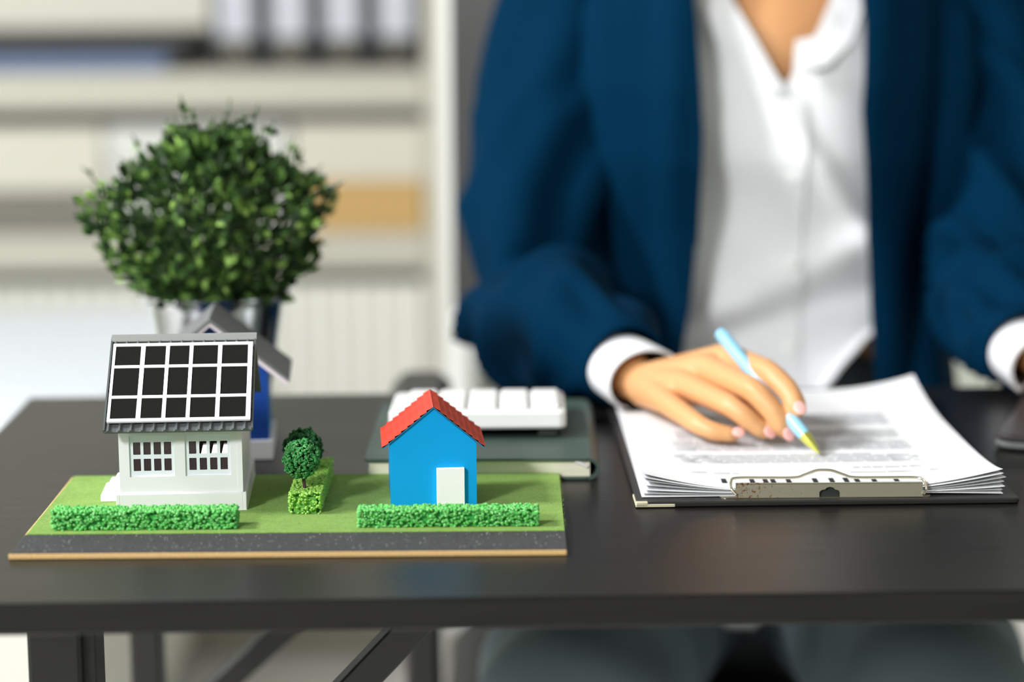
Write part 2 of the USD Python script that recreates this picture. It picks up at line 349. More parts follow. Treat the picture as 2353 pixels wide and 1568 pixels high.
part(tbl, 'brace', tt(brace(-.243, T-.235, 0.0, T-.0175, 1.600, .0165, .02)), 'black_metal')
part(tbl, 'brace', tt(brace(.845, T-.253, .62, T-.0175, 1.258, .0175, .02)), 'black_metal')
part(tbl, 'brace', tt(brace(.845, T-.235, .6, T-.0175, 1.600, .0165, .02)), 'black_metal')

# ---------------------------------------------------------------- model board
bd = thing('model_board', 'rectangular model board with green flock lawn and black sandpaper road strip', 'model base', (0, 0, 0))
part(bd, 'board', bx(-.2678, .0282, 1.2100, 1.3925, T+.0002, T+.0030, .0003), 'mdf', label='ochre fibreboard base with bare front edge')
part(bd, 'road', bx(-.2672, .0282, 1.2104, 1.2500, T+.0030, T+.0035, .0001), 'asphalt', label='dark glittering sandpaper road along the front')
part(bd, 'lawn', bx(-.2662, .0281, 1.2495, 1.3923, T+.0030, T+.0040, .0002), 'grass', label='green flocked lawn sheet')
n = 1500; P = np.c_[rng.uniform(-.2665, .0275, n), rng.uniform(1.211, 1.249, n), np.full(n, T+.0036)]
part(bd, 'grit', clumps(P, None, rng.uniform(.0001, .00028, n), .9, 3, trimesh.creation.icosphere(0)), 'grit', smooth=False, kind='stuff')
n = 240; P = np.c_[rng.uniform(-.2665, .0275, n), rng.uniform(1.211, 1.249, n), np.full(n, T+.0037)]
part(bd, 'glint', clumps(P, None, rng.uniform(.00012, .00026, n), .9, 4, trimesh.creation.icosphere(0)), 'glint', smooth=False, kind='stuff', label='bright glittering grains in the sandpaper')
fb = []
for k in range(260):
    if k < 150: p = np.array([rng.uniform(-.266, .028), 1.2495, T+.0037]); d = np.array([rng.normal(0, .5), -1, rng.normal(.3, .5)])
    elif k < 220: p = np.array([.0281, rng.uniform(1.25, 1.392), T+.0037]); d = np.array([1, rng.normal(0, .5), rng.normal(.4, .5)])
    else: p = np.array([-.2662, rng.uniform(1.25, 1.392), T+.0037]); d = np.array([-1, rng.normal(0, .5), rng.normal(.4, .5)])
    L = rng.uniform(.0004, .0016); fb.append(tube([p, p+d*L*.5, p+d*L*.8+[0, 0, rng.normal(0, .0003)]], .00004, 3, False))
part(bd, 'fibre', cat_(fb), 'grass', kind='stuff')

def foam_box(x0, x1, y0, y1, z0, z1, density, r0_, r1_, seed):
    g = np.random.default_rng(seed); P = []
    areas = [((x1-x0)*(z1-z0), 'f'), ((x1-x0)*(z1-z0), 'k'), ((x1-x0)*(y1-y0), 't'), ((y1-y0)*(z1-z0), 'l'), ((y1-y0)*(z1-z0), 'r')]
    for a, s in areas:
        k = int(a*density); u, v = g.random(k), g.random(k)
        X, Y, Z = x0+u*(x1-x0), y0+u*(y1-y0), z0+v*(z1-z0)
        if s == 'f': p = np.c_[X, np.full(k, y0), Z]
        if s == 'k': p = np.c_[X, np.full(k, y1), Z]
        if s == 't': p = np.c_[X, y0+v*(y1-y0), np.full(k, z1)]
        if s == 'l': p = np.c_[np.full(k, x0), Y, Z]
        if s == 'r': p = np.c_[np.full(k, x1), Y, Z]
        P.append(p)
    P = np.vstack(P); c = np.array([(x0+x1)/2, (y0+y1)/2, (z0+z1)/2])
    dep = meshkit.fbm(P*520, 3, seed); P = c+(P-c)*(1-np.clip((dep-.45), 0, 1)[:, None]*np.array([.02, .45, .45])*1.3*(np.array([1, 1, 1])))
    P[:, 2] = np.maximum(P[:, 2], z0+.0003)
    return clumps(P, None, g.uniform(r0_, r1_, len(P)), .85, seed)
def hedge(name, label, b, mname, core, dens, r0_, r1_, seed, bend=0.):
    h = thing(name, label, 'hedge', (0, 0, 0))
    i = .0022
    part(h, 'foam_core', bx(b[0]+i, b[1]-i, b[2]+i, b[3]-i, b[4], b[5]-i), core)
    part(h, 'foam_crumbs', foam_box(*b, dens, r0_, r1_, seed), mname, smooth=True, kind='stuff')
g0 = T+.0040
hedge('foam_hedge', 'long green foam hedge in front of the white house', (-.2535, -.1528, 1.2565, 1.2705, g0, g0+.0105), 'hedge_green', 'hedge_core', 560000, .0006, .0011, 11)
hedge('foam_hedge', 'long green foam hedge in front of the blue house with the white door', (-.0852, .0133, 1.2582, 1.2705, g0, g0+.0098), 'hedge_green', 'hedge_core', 560000, .0006, .0011, 12)
hedge('foam_hedge', 'lime green foam hedge running backwards between the two houses, under the little trees', (-.1262, -.1090, 1.2905, 1.388, g0, g0+.0115), 'hedge_lime', 'hedge_core_lime', 620000, .00055, .00095, 13)
def tree(x, y, zc, rx, rz, zb, label, seed, leafage='tree_green'):
    t = thing('model_tree', label, 'model tree', (0, 0, 0))
    part(t, 'trunk', tube(bez([(x+.0022, y, zb), (x+.0016, y, zb+.004), (x+.0008, y, zc-.6*rz), (x, y, zc)], 6), [.0011]*6+[.001]*6+[.0009]*7, 8), 'bark')
    for k in range(9):
        a = k*2.4; e = np.array([math.cos(a)*rx*.7, math.sin(a)*rx*.7, rz*rng.uniform(-.5, .5)]); s = np.array([x, y, zc-.6*rz])
        part(t, 'twig', tube([s, s+e*.5+[0, 0, rz*.2], np.array([x, y, zc])+e], [.0005, .0004, .0002], 5), 'bark')
    g = np.random.default_rng(seed); k = 1100; d = g.normal(size=(k, 3)); d /= np.linalg.norm(d, axis=1, keepdims=True)
    lump = .70+.48*meshkit.fbm(d*3.2+seed, 3, seed); rad = lump*np.where(g.random(k) < .75, g.uniform(.92, 1, k), g.uniform(.5, .9, k))
    P = np.array([x, y, zc])+d*rad[:, None]*np.array([rx, rx, rz])
    part(t, 'crown', clumps(P, None, g.uniform(.0005, .0012, k), .9, seed), leafage, smooth=True, kind='stuff')
    part(t, 'crown_core', trimesh.creation.icosphere(2).apply_transform(np.diag([rx*.66, rx*.66, rz*.66, 1])).apply_translation([x, y, zc]), 'tree_core', smooth=True)
tree(-.1203, 1.305, T+.0330, .0108, .0115, T+.0135, 'small round model tree on a brown trunk, the nearer of the two', 5)
tree(-.1230, 1.350, T+.0292, .0116, .0120, T+.0135, 'darker round model tree half hidden behind the nearer tree', 6, 'tree_dark')

# ---------------------------------------------------------------- white house with solar panel (frame at front-left corner of wall, y into the house)
wh = thing('model_house', 'white model house with grey tiled roof carrying a solar panel', 'model house', (-.1897, 1.2998, g0-.0004), .058)
WX0, WX1, WZ = -.0330, .0362, .0478
wins = ((-.0272, -.0019), (.0042, .0298)); wz0, wz1 = .0204, .0442
front = sbox(WX0, .0004, WX1, WZ).difference(sbox(wins[0][0], wz0, wins[0][1], wz1)).difference(sbox(wins[1][0], wz0, wins[1][1], wz1))
part(wh, 'front_wall', prism(front, .0015, .0027, 'y'), 'card_white')
gable = [(.0027, .0004), (.0917, .0004), (.0917, .0478), (.0472, .0885), (.0027, .0478)]
for x in (WX0, WX1-.0012): part(wh, 'gable_wall', prism(gable, x, x+.0012, 'x'), 'card_white')
part(wh, 'back_wall', bx(WX0, WX1, .0917, .0929, .0004, WZ), 'card_white')
for x0, x1 in ((-.0352, WX0), (WX1, .0382)): part(wh, 'plinth_board', bx(x0, x1, 0, .0946, .0002, .0106, .0002), 'card_white')
part(wh, 'plinth_board', bx(WX0, WX1, 0, .0015, .0002, .0106, .0002), 'card_white'); part(wh, 'plinth_board', bx(WX0, WX1, .093, .0946, .0002, .0106, .0002), 'card_white')
part(wh, 'ground_sheet', bx(-.0354, .0385, -.0003, .0949, 0, .0005), 'card_white')
part(wh, 'corner_trim', bx(WX1-.0026, WX1+.0002, .0012, .0016, .0107, WZ), 'card_white')
for wi, (x0, x1) in enumerate(wins):
    px_ = [x0+.0022+k*((x1-x0-.0022)/4) for k in range(4)]; pw = .0041; rows = ((.0236, .0306), (.0330, .0402))
    fr = sbox(x0-.0005, wz0-.0005, x1+.0005, wz1+.0005)
    for a in px_:
        for z0, z1 in rows: fr = fr.difference(rrect(a, a+pw, z0, z1, .0003, 2))
    w = part(wh, 'window', prism(fr, .0027, .0031, 'y'), 'sill_white', label='white window frame of eight dark panes')
    for a in px_:
        for ri, (z0, z1) in enumerate(rows):
            pb = bx(a-.0003, a+pw+.0003, .0031, .0034, z0-.0003, z1+.0003)
            if wi == 1 and ri == 1 and a > px_[0]: rot(rot(pb, [1, 0, 0], -21.5, (a+pw/2, .0031, z0)), [0, 0, 1], -14.5, (a+pw/2, .0031, z0)); pb.apply_translation([0, .0006, 0])
            part(w, 'pane', pb, 'pane_dark')
st = cat_([bx(-.047, -.0352, .026, .058, .0003, .0048, .0006), bx(-.0435, -.0352, .030, .054, .0048, .0090, .0006), bx(-.0395, -.0352, .034, .050, .0090, .0125, .0006)])
part(wh, 'steps', st, 'steps_white', label='bright white entrance steps')
# roof: eave (y -.012, z .0492), ridge (y .0472, z .0918), back eave mirrored
E0, RG = np.array([-.012, .0490]), np.array([.0472, .0918]); sl = RG-E0; SL = np.linalg.norm(sl); su = sl/SL; sn = np.array([-su[1], su[0]])
RX0, RX1 = -.0392, .0430
def roofpt(x, s, h): return np.array([x, *(E0+su*s+sn*h)])
part(wh, 'roof_deck', prism([tuple(E0), tuple(RG), tuple(RG-[0, .0016]), tuple(E0+su*.0006-sn*.0012)], RX0, RX1, 'x'), 'eave_olive')
back = [(2*.0472-p[0], p[1]) for p in (tuple(E0), tuple(RG), tuple(RG-[0, .0016]), tuple(E0+su*.0006-sn*.0012))]
part(wh, 'roof_deck', prism(back, RX0, RX1, 'x'), 'eave_olive')
ncol, nrow = 13, 9; cw = (RX1-RX0)/ncol; rh = SL/nrow
def tile(c, r, side=0):
    xs = np.array([0, .12, .2, .3, .4, .5, .58, .7, 1.])*cw+RX0+c*cw
    hs = np.array([.0003, .0003, .0006, .0014, .0018, .0014, .0006, .0003, .0003])
    G = []
    for s, lift in ((r*rh-.0006, .0009), (r*rh+.0002, .0010), ((r+1)*rh, .0001)):
        G.append([roofpt(x, s, h+lift) for x, h in zip(xs, hs)])
    bot = [[roofpt(x, r*rh-.0006, .00005) for x in xs]]
    m = gridmesh(np.array(bot+G))
    return m
for r in range(nrow):
    for c in range(ncol):
        part(wh, 'roof_tile', tile(c, r), 'roof_grey', smooth=40)
part(wh, 'roof_edge', prism([tuple(E0+sn*.0001), tuple(RG+sn*.0001), tuple(RG+sn*.0022), tuple(E0+sn*.0022)], RX0-.0006, RX0+.0004, 'x'), 'roof_grey')
part(wh, 'roof_edge', prism([tuple(E0+sn*.0001), tuple(RG+sn*.0001), tuple(RG+sn*.0022), tuple(E0+sn*.0022)], RX1-.0004, RX1+.0006, 'x'), 'roof_grey')
cap = Polygon([(.0432, .0914), (.0450, .0938), (.0472, .0949), (.0494, .0938), (.0512, .0914), (.0506, .0908), (.0472, .0932), (.0438, .0908)])
part(wh, 'ridge_cap', prism(cap, RX0-.0004, RX1+.0010, 'x'), 'ridge_grey')
# solar panel: sits on the tiles
PX0, PX1, s0, s1 = -.0378, .0421, .0046, .0657
cols = ((.020, .200), (.232, .379), (.406, .548), (.575, .752), (.782, .967)); prow = ((.035, .29), (.325, .68), (.715, .965))
fr = sbox(PX0, s0, PX1, s1)
for a, b in cols:
    for c, d in prow: fr = fr.difference(sbox(PX0+a*(PX1-PX0), s0+c*(s1-s0), PX0+b*(PX1-PX0), s0+d*(s1-s0)))
def onroof(m):
    v = np.array(m.vertices); m.vertices = np.array([roofpt(p[0], p[1], p[2]) for p in v]); m.fix_normals(); return m
pm_ = part(wh, 'solar_panel', cat_([onroof(prism(fr, .0036, .0043)), onroof(bx(PX0, PX1, s0, s1, .0030, .0036))]), 'panel_white', label='solar panel in white strips with fifteen black cells')
for c, d in prow:
    for a, b in cols:
        part(pm_, 'solar_cell', onroof(bx(PX0+a*(PX1-PX0), PX0+b*(PX1-PX0), s0+c*(s1-s0), s0+d*(s1-s0), .0034, .0039)), 'cell_black', smooth=False)

# ---------------------------------------------------------------- blue house with the red roof
bh = thing('model_house', 'bright blue gabled model house with red roof and white door', 'model house', (-.0453, 1.3075, g0-.0004), .07)
gb = [(-.0246, .0003), (.0246, .0003), (.0246, .0370), (0.0003, .0572), (-.0246, .0370)]
part(bh, 'front_wall', prism(gb, 0, .0011, 'y'), 'blue_paint'); part(bh, 'back_wall', prism(gb, .0485, .0496, 'y'), 'blue_paint')
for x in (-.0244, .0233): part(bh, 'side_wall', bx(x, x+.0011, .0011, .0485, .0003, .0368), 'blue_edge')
part(bh, 'door', bx(.0017, .0176, -.0032, 0, .0003, .0229, .0002), 'door_white', label='plain white door board')
A, Lp, Rp = np.array([.0004, .0583]), np.array([-.0287, .0350]), np.array([.0293, .0344])
for side, E_ in ((-1, Lp), (1, Rp)):
    d = E_-A; L = np.linalg.norm(d); d /= L; nn = np.array([d[1], -d[0]])*(1 if side < 0 else -1)
    if nn[1] < 0: nn = -nn
    K = 8; prof = []
    rsh = part(bh, 'roof_sheet', prism([tuple(A-nn*.0001), tuple(E_-nn*.0001), tuple(E_-nn*.0006), tuple(A-nn*.0006)], -.0012, .0522, 'y'), 'blue_edge', label='blue underside sheet of the red roof')
    for k in range(K):
        sA, sB = k*L/K, (k+1)*L/K
        ny, nsx = 160, 6; yy = np.linspace(-.0013, .0524, ny); G = np.zeros((nsx, ny, 3))
        for i, (t, lift) in enumerate(((0, .0001), (.02, .0001), (.35, .00032), (.7, .00068), (.97, .0010), (1.0, .0001))):
            s = sA+(sB-sA)*t; p = A+d*s
            h = lift+.00009*np.cos(yy/.00085*2*np.pi)*1.4*(lift > .00012)
            G[i] = np.c_[p[0]+nn[0]*h, yy, p[1]+nn[1]*h]
        m = gridmesh(G if side < 0 else G[:, ::-1]); 
        part(rsh, 'roof_course', m, 'roof_red', smooth=50)

# ---------------------------------------------------------------- second blue house behind (stands on the table)
h2 = thing('model_house', 'dark blue model house with plain grey roof, standing behind the white house', 'model house', (-.187, 1.449, T), .07)
part(h2, 'base', bx(-.0356, .0358, 0, .064, .0002, .0127, .0004), 'door_white', label='white base block')
g2 = [(-.0332, .0127), (.0332, .0127), (.0332, .0625), (-.0016, .0890), (-.0332, .0625)]
part(h2, 'front_wall', prism(g2, .002, .004, 'y'), 'navy_wall'); part(h2, 'back_wall', prism(g2, .058, .060, 'y'), 'navy_wall')
for x in (-.0332, .0312): part(h2, 'side_wall', bx(x, x+.002, .004, .058, .0127, .062), 'side_blue')
ap = np.array([-.0016, .0918])
for sx in (-1, 1):
    e = np.array([sx*.048-.0008, .0528]); 
    part(h2, 'roof_slope', prism([tuple(ap), tuple(e), tuple(e-[0, .0022]), tuple(ap-[0, .0026])], -.006, .066, 'y'), 'slate')
    part(h2, 'barge_board', prism([tuple(ap-[0, .0027]), tuple(e-[0, .0023]), tuple(e-[sx*.002, .0042]), tuple(ap-[0, .0048])], -.0052, -.0040, 'y'), 'barge_white', label='pinkish white barge board under the roof edge')

# ---------------------------------------------------------------- book and calculator
bk = thing('notebook', 'closed dark green notebook with cream pages, under the white calculator', 'notebook', (-.020, 1.388, T), -.012)
X0, X1, Y1 = -.0700, .0705, .188
for z0 in (.0002, .0120): part(bk, 'cover', rslab(X0, X1-.003, 0, Y1, z0, z0+.0018, .004, .0004), 'book_green')
sp = [(X1-.005+.0068*math.cos(a), .0070+.0068*math.sin(a)) for a in np.linspace(-np.pi/2, np.pi/2, 14)]; si = [(X1-.005+.005*math.cos(a), .0070+.0050*math.sin(a)) for a in np.linspace(np.pi/2, -np.pi/2, 14)]
part(bk, 'spine', prism(sp+si, 0, Y1, 'y'), 'book_green')
part(bk, 'page_block', cat_([bx(X0+.0025, X1-.004, .003, Y1-.003, .0020, .0070), bx(X0+.0028, X1-.004, .0032, Y1-.003, .0070, .0120)]), 'pages')
part(bk, 'headband', tube(bez([(X1-.013, .0026, .0113), (X1-.009, .0024, .0098), (X1-.0055, .0026, .0078)], 6), .0011, 8), 'headband', label='white headband at the spine')
ca = thing('calculator', 'white desktop calculator with square white keys on the green notebook', 'calculator', (-.0221, 1.444, T+.0140), -.003)
tilt = 3.2
def ct(m): return rot(m, [1, 0, 0], -tilt, (0, .094, .0003))
part(ca, 'body', ct(rslab(-.0558, .0558, 0, .094, .0010, .0122, .005, .0015)), 'calc_white')
part(ca, 'base', ct(rslab(-.0535, .0535, .004, .092, .0002, .0012, .004, .0003)), 'calc_dark')
for s in (-1, 1): part(ca, 'foot', bx(s*.044-.006, s*.044+.006, .006, .014, .0, .0062, .0008), 'calc_dark')
for j in range(4):
    for i in range(5):
        x0 = -.0452+i*.0199; y0 = .012+j*.0195
        part(ca, 'key', ct(rslab(x0, x0+.0178, y0, y0+.0165, .0118, .0150, .003, .0012)), 'calc_white')

# ---------------------------------------------------------------- clipboard, sheets, clip
cb = thing('clipboard', 'black vinyl clipboard with rusty metal clip and worn near-left corner', 'clipboard', (0, 0, 0))
part(cb, 'board', xf(rslab(-.1105, .1105, 0, .314, .0003, .0036, .003, .0008), .016, (.1815, 1.3165, T)), 'vinyl_black')
part(cb, 'worn_corner', xf(cat_([bx(-.1112, -.0885, -.0004, .0006, .0006, .0024, .0003), bx(-.1112, -.1100, 0, .026, .0006, .0024, .0003), bx(-.1110, -.1040, -.0004, .003, .0006, .0037, .0005)]), .016, (.1815, 1.3165, T)), 'worn_board', label='bare beige board where the black vinyl has worn off')
body = Polygon([(.1283, .0042), (.1283, .0130), (.2362, .0122), (.2362, .0038)])
hole = Polygon([(.1766, .0030), (.1766, .0074), (.1783, .0086), (.1796, .0086), (.1808, .0098), (.1826, .0103), (.1846, .0098), (.1856, .0087), (.1876, .0082), (.1884, .0070), (.1884, .0030)])
pl = body.difference(hole); pm2 = prism(pl, 0, .0005, 'y')
part(cb, 'clip_plate', cat_([prism(pl, 1.3215, 1.3220, 'y').apply_translation([0, 0, T]), bx(.1283, .2362, 1.3215, 1.3245, T+.0119, T+.0123, .0001)]), 'nickel', label='nickel clip plate with rust spots and a lobed notch')
part(cb, 'clip_core', bx(.1300, .2345, 1.3235, 1.3245, T+.0037, T+.0105), 'calc_dark')
part(cb, 'clip_base', xf(rslab(-.064, .058, .0, .014, .0036, .0042, .004, .0001), 0, (.1835, 1.3215, T)), 'nickel_plain')
wire = bez([(.1287, 1.3205, T+.0062), (.1262, 1.323, T+.0090), (.1266, 1.331, T+.0118), (.1300, 1.335, T+.0128), (.1480, 1.335, T+.0128), (.1640, 1.335, T+.0128), (.1700, 1.3352, T+.0145), (.1762, 1.3352, T+.0168), (.1810, 1.3352, T+.0171), (.1860, 1.3352, T+.0166), (.1925, 1.3352, T+.0142), (.1985, 1.335, T+.0126), (.215, 1.335, T+.0124), (.2345, 1.335, T+.0122), (.2384, 1.331, T+.0112), (.2386, 1.323, T+.0082), (.2364, 1.3205, T+.0056)], 6)
part(cb, 'clip_wire', tube(wire, .0008, 10), 'nickel_plain', label='bent wire lever of the clip')
SW, SD, SO, SY = .2095, .290, (.1800, 1.3275), .010
def sheet_z(u, v, k, K=7):
    """height of sheet k (0 = lowest) at u across (-1..1), v from near (0) to far (1)"""
    f = k/(K-1); side = np.abs(u)
    fan = np.clip((side-.46)/.54, 0, 1)**1.5*np.exp(-v*5.5)
    base = .0048+.0052*f*(1-.35*np.exp(-v*9)*(1-fan))
    lift = np.where(u > 0, .0075, .0072)*fan*f
    droop = -.0006*fan*(1-f)
    far = .010*np.clip((u-.35)/.65, 0, 1)**2*np.clip((v-.6)/.4, 0, 1)**2*(.4+.6*f)
    return base+lift+droop+far+.0004*np.sin(u*3+k)*np.exp(-v*2)
def sheet(k, K=7):
    nu, nv = 41, 31; u, v = np.meshgrid(np.linspace(-1, 1, nu), np.linspace(0, 1, nv)); j = np.random.default_rng(40+k).normal(0, .0008, 3)
    X = u*SW/2+j[0]; Y = v*SD+j[1]*1.2+.0025*np.abs(u)**2*(k/(K-1))
    G = np.stack([X, Y, sheet_z(u, v, k, K)], -1)
    m = shell(G, .00012); return xf(m, SY, (SO[0], SO[1], T))
for k in range(6):
    solo('paper_sheet', sheet(k), 'paper', 'blank white sheet in the clipboard stack, '+('lowest of all, on the black board', 'second from the bottom', 'third from the bottom', 'third below the page', 'second below the page', 'directly under the page')[k], 'paper', 'sheets under the printed page', smooth=60)
ps = thing('printed_page', 'printed white page on top of the stack, under the writing hand', 'paper', (0, 0, 0))
part(ps, 'page', sheet(6), 'paper', smooth=60)
def sheet_pos(x, y):
    c, s = math.cos(SY), math.sin(SY); dx, dy = x-SO[0], y-SO[1]; lx, ly = c*dx+s*dy, -s*dx+c*dy
    return float(sheet_z(np.array(lx/(SW/2)), np.array(ly/SD), 6))+T
def textline(y, xa, xb, h, wmin, wmax, name='text_line', mt='ink'):
    g = np.random.default_rng(int(y*1e5)); x = xa; ms = []
    while x < xb-.002:
        w = min(g.uniform(wmin, wmax), xb-x); yy = y+(x-SO[0])*SY
        z = sheet_pos(x+w/2, yy+h/2); m = bx(x, x+w, yy, yy+h, z+.00008, z+.00016); ms.append(m); x += w+g.uniform(.0007, .0012)
    part(ps, name, cat_(ms), mt, smooth=False)
yl = 1.3895
for i in range(6): textline(yl+i*.0042, .098, .2475 if i < 5 else .22, .0013, .006, .019)
for i in range(7): textline(1.4235+i*.0046, .100, .2475-(.02 if i == 6 else 0), .0015, .006, .019)
for i in range(6): textline(1.4585+i*.0045, .104, .246, .0015, .006, .019)
for i in range(8): textline(1.500+i*.0047, .106, .246, .0015, .006, .019)
textline(1.3625, .1005, .1345, .0008, .01, .02); textline(1.3615, .200, .2565, .0008, .02, .04); textline(1.3735, .2035, .2475, .0014, .003, .01)
tl = []
for x in (.1235, .1401, .1479, .1523, .1614, .1769, .1866, .1950, .2013, .2112, .2242):
    yy = 1.3395; z = sheet_pos(x, yy+.003); tl.append(bx(x-.0014, x+.0014, yy, yy+.0098, z+.00012, z+.00032))
part(ps, 'title_letters', cat_(tl), 'ink_dark', smooth=False)

# pen
pn = thing('pen', 'light blue ballpoint pen with gold tip held in the writing hand', 'pen', (0, 0, 0))
pt_, pe = np.array([.1874, 1.4040, T+.0118]), np.array([.1348, 1.5000, T+.0712]); pd = (pe-pt_)/np.linalg.norm(pe-pt_); pL = np.linalg.norm(pe-pt_)
def along(prof):
    m = lathe(prof, 24); zax = np.array([0, 0, 1.]); m.apply_transform(trimesh.geometry.align_vectors(zax, pd)); m.apply_translation(pt_); return m
part(pn, 'tip', along([(.0004, 0), (.0007, .001), (.0012, .003), (.0026, .009), (.0036, .0155), (.0038, .017), (0, .017)]), 'pen_gold', label='shiny yellow gold cone')
part(pn, 'barrel', along([(.0037, .017), (.0042, .021), (.0043, .05), (.0043, pL-.012), (.0041, pL-.010), (0, pL-.010)]), 'pen_blue')
part(pn, 'cap', along([(.0044, pL-.012), (.0045, pL-.004), (.0038, pL), (.0, pL+.001)]), 'pen_blue')

# laptop corner at the right
lp = thing('laptop', 'dark grey closed laptop at the right edge of the table', 'laptop', (.3048, 1.462, T), -.35)
part(lp, 'base', rslab(0, .30, 0, .20, .0012, .0060, .012, .0018), 'laptop_rim'); part(lp, 'lid', rslab(.0003, .2997, .0003, .1997, .0063, .0108, .012, .002), 'laptop_dark')
for x in (.02, .28):
    for y in (.02, .18): part(lp, 'rubber_foot', lathe([(0, 0), (.005, 0), (.005, .0013), (0, .0013)], 16, (x, y, 0)), 'binder_black')

# ---------------------------------------------------------------- potted plant
pc = (-.2035, 1.598)
pp = thing('potted_plant', 'bushy green artificial plant in a shiny metal bucket behind the model houses', 'potted plant', (pc[0], pc[1], T))
part(pp, 'pot', lathe([(0, .0005), (.033, .0005), (.034, .002), (.0465, .078), (.0480, .083), (.0500, .0845), (.0505, .0865), (.0490, .0875), (.0465, .0860), (.0445, .078), (.033, .004), (0, .004)], 64), 'galvanised', label='shiny galvanised metal bucket')
part(pp, 'soil', lathe([(0, .070), (.0425, .070), (.0425, .074), (0, .078)], 32), 'soil')
g = np.random.default_rng(21)
zr = np.array([.080, .092, .105, .120, .143, .155, .170, .185, .198, .212]); rr = np.array([.044, .054, .064, .071, .081, .072, .052, .030, .014, .008])
def leaf(p, d, L, W, g):
    d = d/np.linalg.norm(d); a = np.cross(d, g.normal(size=3)); a /= np.linalg.norm(a); nrm = np.cross(d, a)
    q = [p, p+d*L*.35+a*W*.5-nrm*W*.12, p+d*L*.7+a*W*.42-nrm*W*.1, p+d*L, p+d*L*.7-a*W*.42-nrm*W*.1, p+d*L*.35-a*W*.5-nrm*W*.12, p+d*L*.5+nrm*W*.08]
    return np.array(q), np.array([[0, 1, 6], [1, 2, 6], [2, 3, 6], [3, 4, 6], [4, 5, 6], [5, 0, 6]])
LV, LF, nvv = [], [], 0
def add_leaf(p, d, L, W):
    global nvv
    q, f = leaf(p, d, L, W, g); LV.append(q); LF.append(f+nvv); nvv += 7
for k in range(2300):
    z = g.uniform(.082, .192); a = g.uniform(0, 2*np.pi); lob = .74+.5*(meshkit.noise(np.array([[math.cos(a)*1.9+5, math.sin(a)*1.9, z*28]]), 3)[0])
    r = np.interp(z, zr, rr)*lob*(g.uniform(.8, 1.) if g.random() < .62 else g.uniform(.2, .8))
    p = np.array([r*math.cos(a), r*math.sin(a), z]); d = p-np.array([0, 0, .07]); d = d/np.linalg.norm(d)+g.normal(0, .45, 3)
    add_leaf(p, d, g.uniform(.008, .0125), g.uniform(.0055, .008))
sprigs = [(-.0123, 0, .214), (.023, .004, .209), (.0434, .0, .203), (.0637, -.006, .184), (.0898, .0, .162), (-.0542, .005, .194), (-.0447, -.01, .182), (-.0889, .0, .173), (-.082, .01, .150), (.004, -.02, .198), (.032, .02, .196), (-.028, .02, .206), (.078, .02, .150), (-.07, -.03, .142), (.07, -.035, .15), (.01, .04, .19), (-.035, -.03, .19), (.05, -.03, .186), (-.018, -.012, .222), (.012, .012, .218), (.034, -.014, .216), (-.064, .014, .178), (.074, .012, .172), (-.03, .0, .204), (.056, .006, .192), (.002, .0, .208)]
for e in sprigs:
    e = np.array(e); path = bez([(e[0]*.1, e[1]*.1, .076), (e[0]*.45, e[1]*.45, .076+(e[2]-.076)*.45), tuple(e)], 8)
    part(pp, 'stem', tube(path, np.linspace(.0011, .0006, len(path)), 6), 'stem_green')
    for q in range(22):
        t = g.uniform(.4, 1.)**.8; i = int(t*(len(path)-1)); d = g.normal(0, .8, 3)+np.array([e[0], e[1], e[2]-.076])/np.linalg.norm(e-[0, 0, .076])
        add_leaf(path[i], d, g.uniform(.005, .008), g.uniform(.0035, .0055))
for k in range(60):
    a = g.uniform(0, 2*np.pi); z = g.uniform(.1, .18); r = np.interp(z, zr, rr)*.9; e = np.array([r*math.cos(a), r*math.sin(a), z])
    part(pp, 'stem', tube([(e[0]*.3, e[1]*.3, .074), tuple(e*[.7, .7, 1]-[0, 0, .012]), tuple(e)], [.001, .0008, .0005], 5), 'stem_green')
part(pp, 'foliage', trimesh.Trimesh(np.vstack(LV), np.vstack(LF), process=False), 'leaf', smooth=False, kind='stuff')

# ---------------------------------------------------------------- office chair
ch = thing('office_chair', 'black office chair with armrests that the person sits on', 'chair', (.19, 0, 0))
part(ch, 'seat', rslab(-.25, .25, 1.78, 2.24, T-.385, T-.316, .06, .02), 'chair_black')
bk_ = bez([(0, 2.19, T-.02), (0, 2.20, T+.12), (0, 2.22, T+.30), (0, 2.27, T+.50)], 8)
G = np.array([[(x, p[1]-.05*(1-(x/.235)**2)+.02, p[2]) for x in np.linspace(-.232, .232, 20)] for p in bk_])
part(ch, 'backrest', shell(G, .035, flip=-1), 'chair_black')
part(ch, 'back_bracket', bx(-.04, .04, 2.24, 2.27, T-.40, T+.12, .005), 'chair_plastic')
for s in (-1, 1):
    part(ch, 'armrest', rslab(s*.264-.024, s*.264+.024, 1.72, 1.925, T-.062, T-.028, .02, .008), 'chair_plastic')
    part(ch, 'armrest_post', cat_([bx(s*.264-.014, s*.264+.014, 1.83, 1.91, T-.40, T-.058, .004), bx(min(s*.2, s*.278), max(s*.2, s*.278), 1.83, 1.91, T-.42, T-.375, .004)]), 'chair_plastic')
part(ch, 'gas_column', lathe([(0, .1), (.028, .1), (.028, .25), (.018, .25), (.018, T-.386), (0, T-.386)], 24, (0, 2.02, 0)), 'chair_plastic')
for k in range(5):
    a = math.radians(72*k+18); c, s = math.cos(a), math.sin(a)
    part(ch, 'base_arm', tube([(0, 2.02, .11), (c*.16, 2.02+s*.16, .1), (c*.29, 2.02+s*.29, .075)], [.024, .02, .014], 8), 'chair_plastic')
    part(ch, 'caster', rot(lathe([(0, -.022), (.024, -.022), (.028, -.012), (.028, .012), (.024, .022), (0, .022)], 20), [1, 0, 0], 90).apply_translation([c*.29, 2.02+s*.29, .0285]), 'chair_plastic')

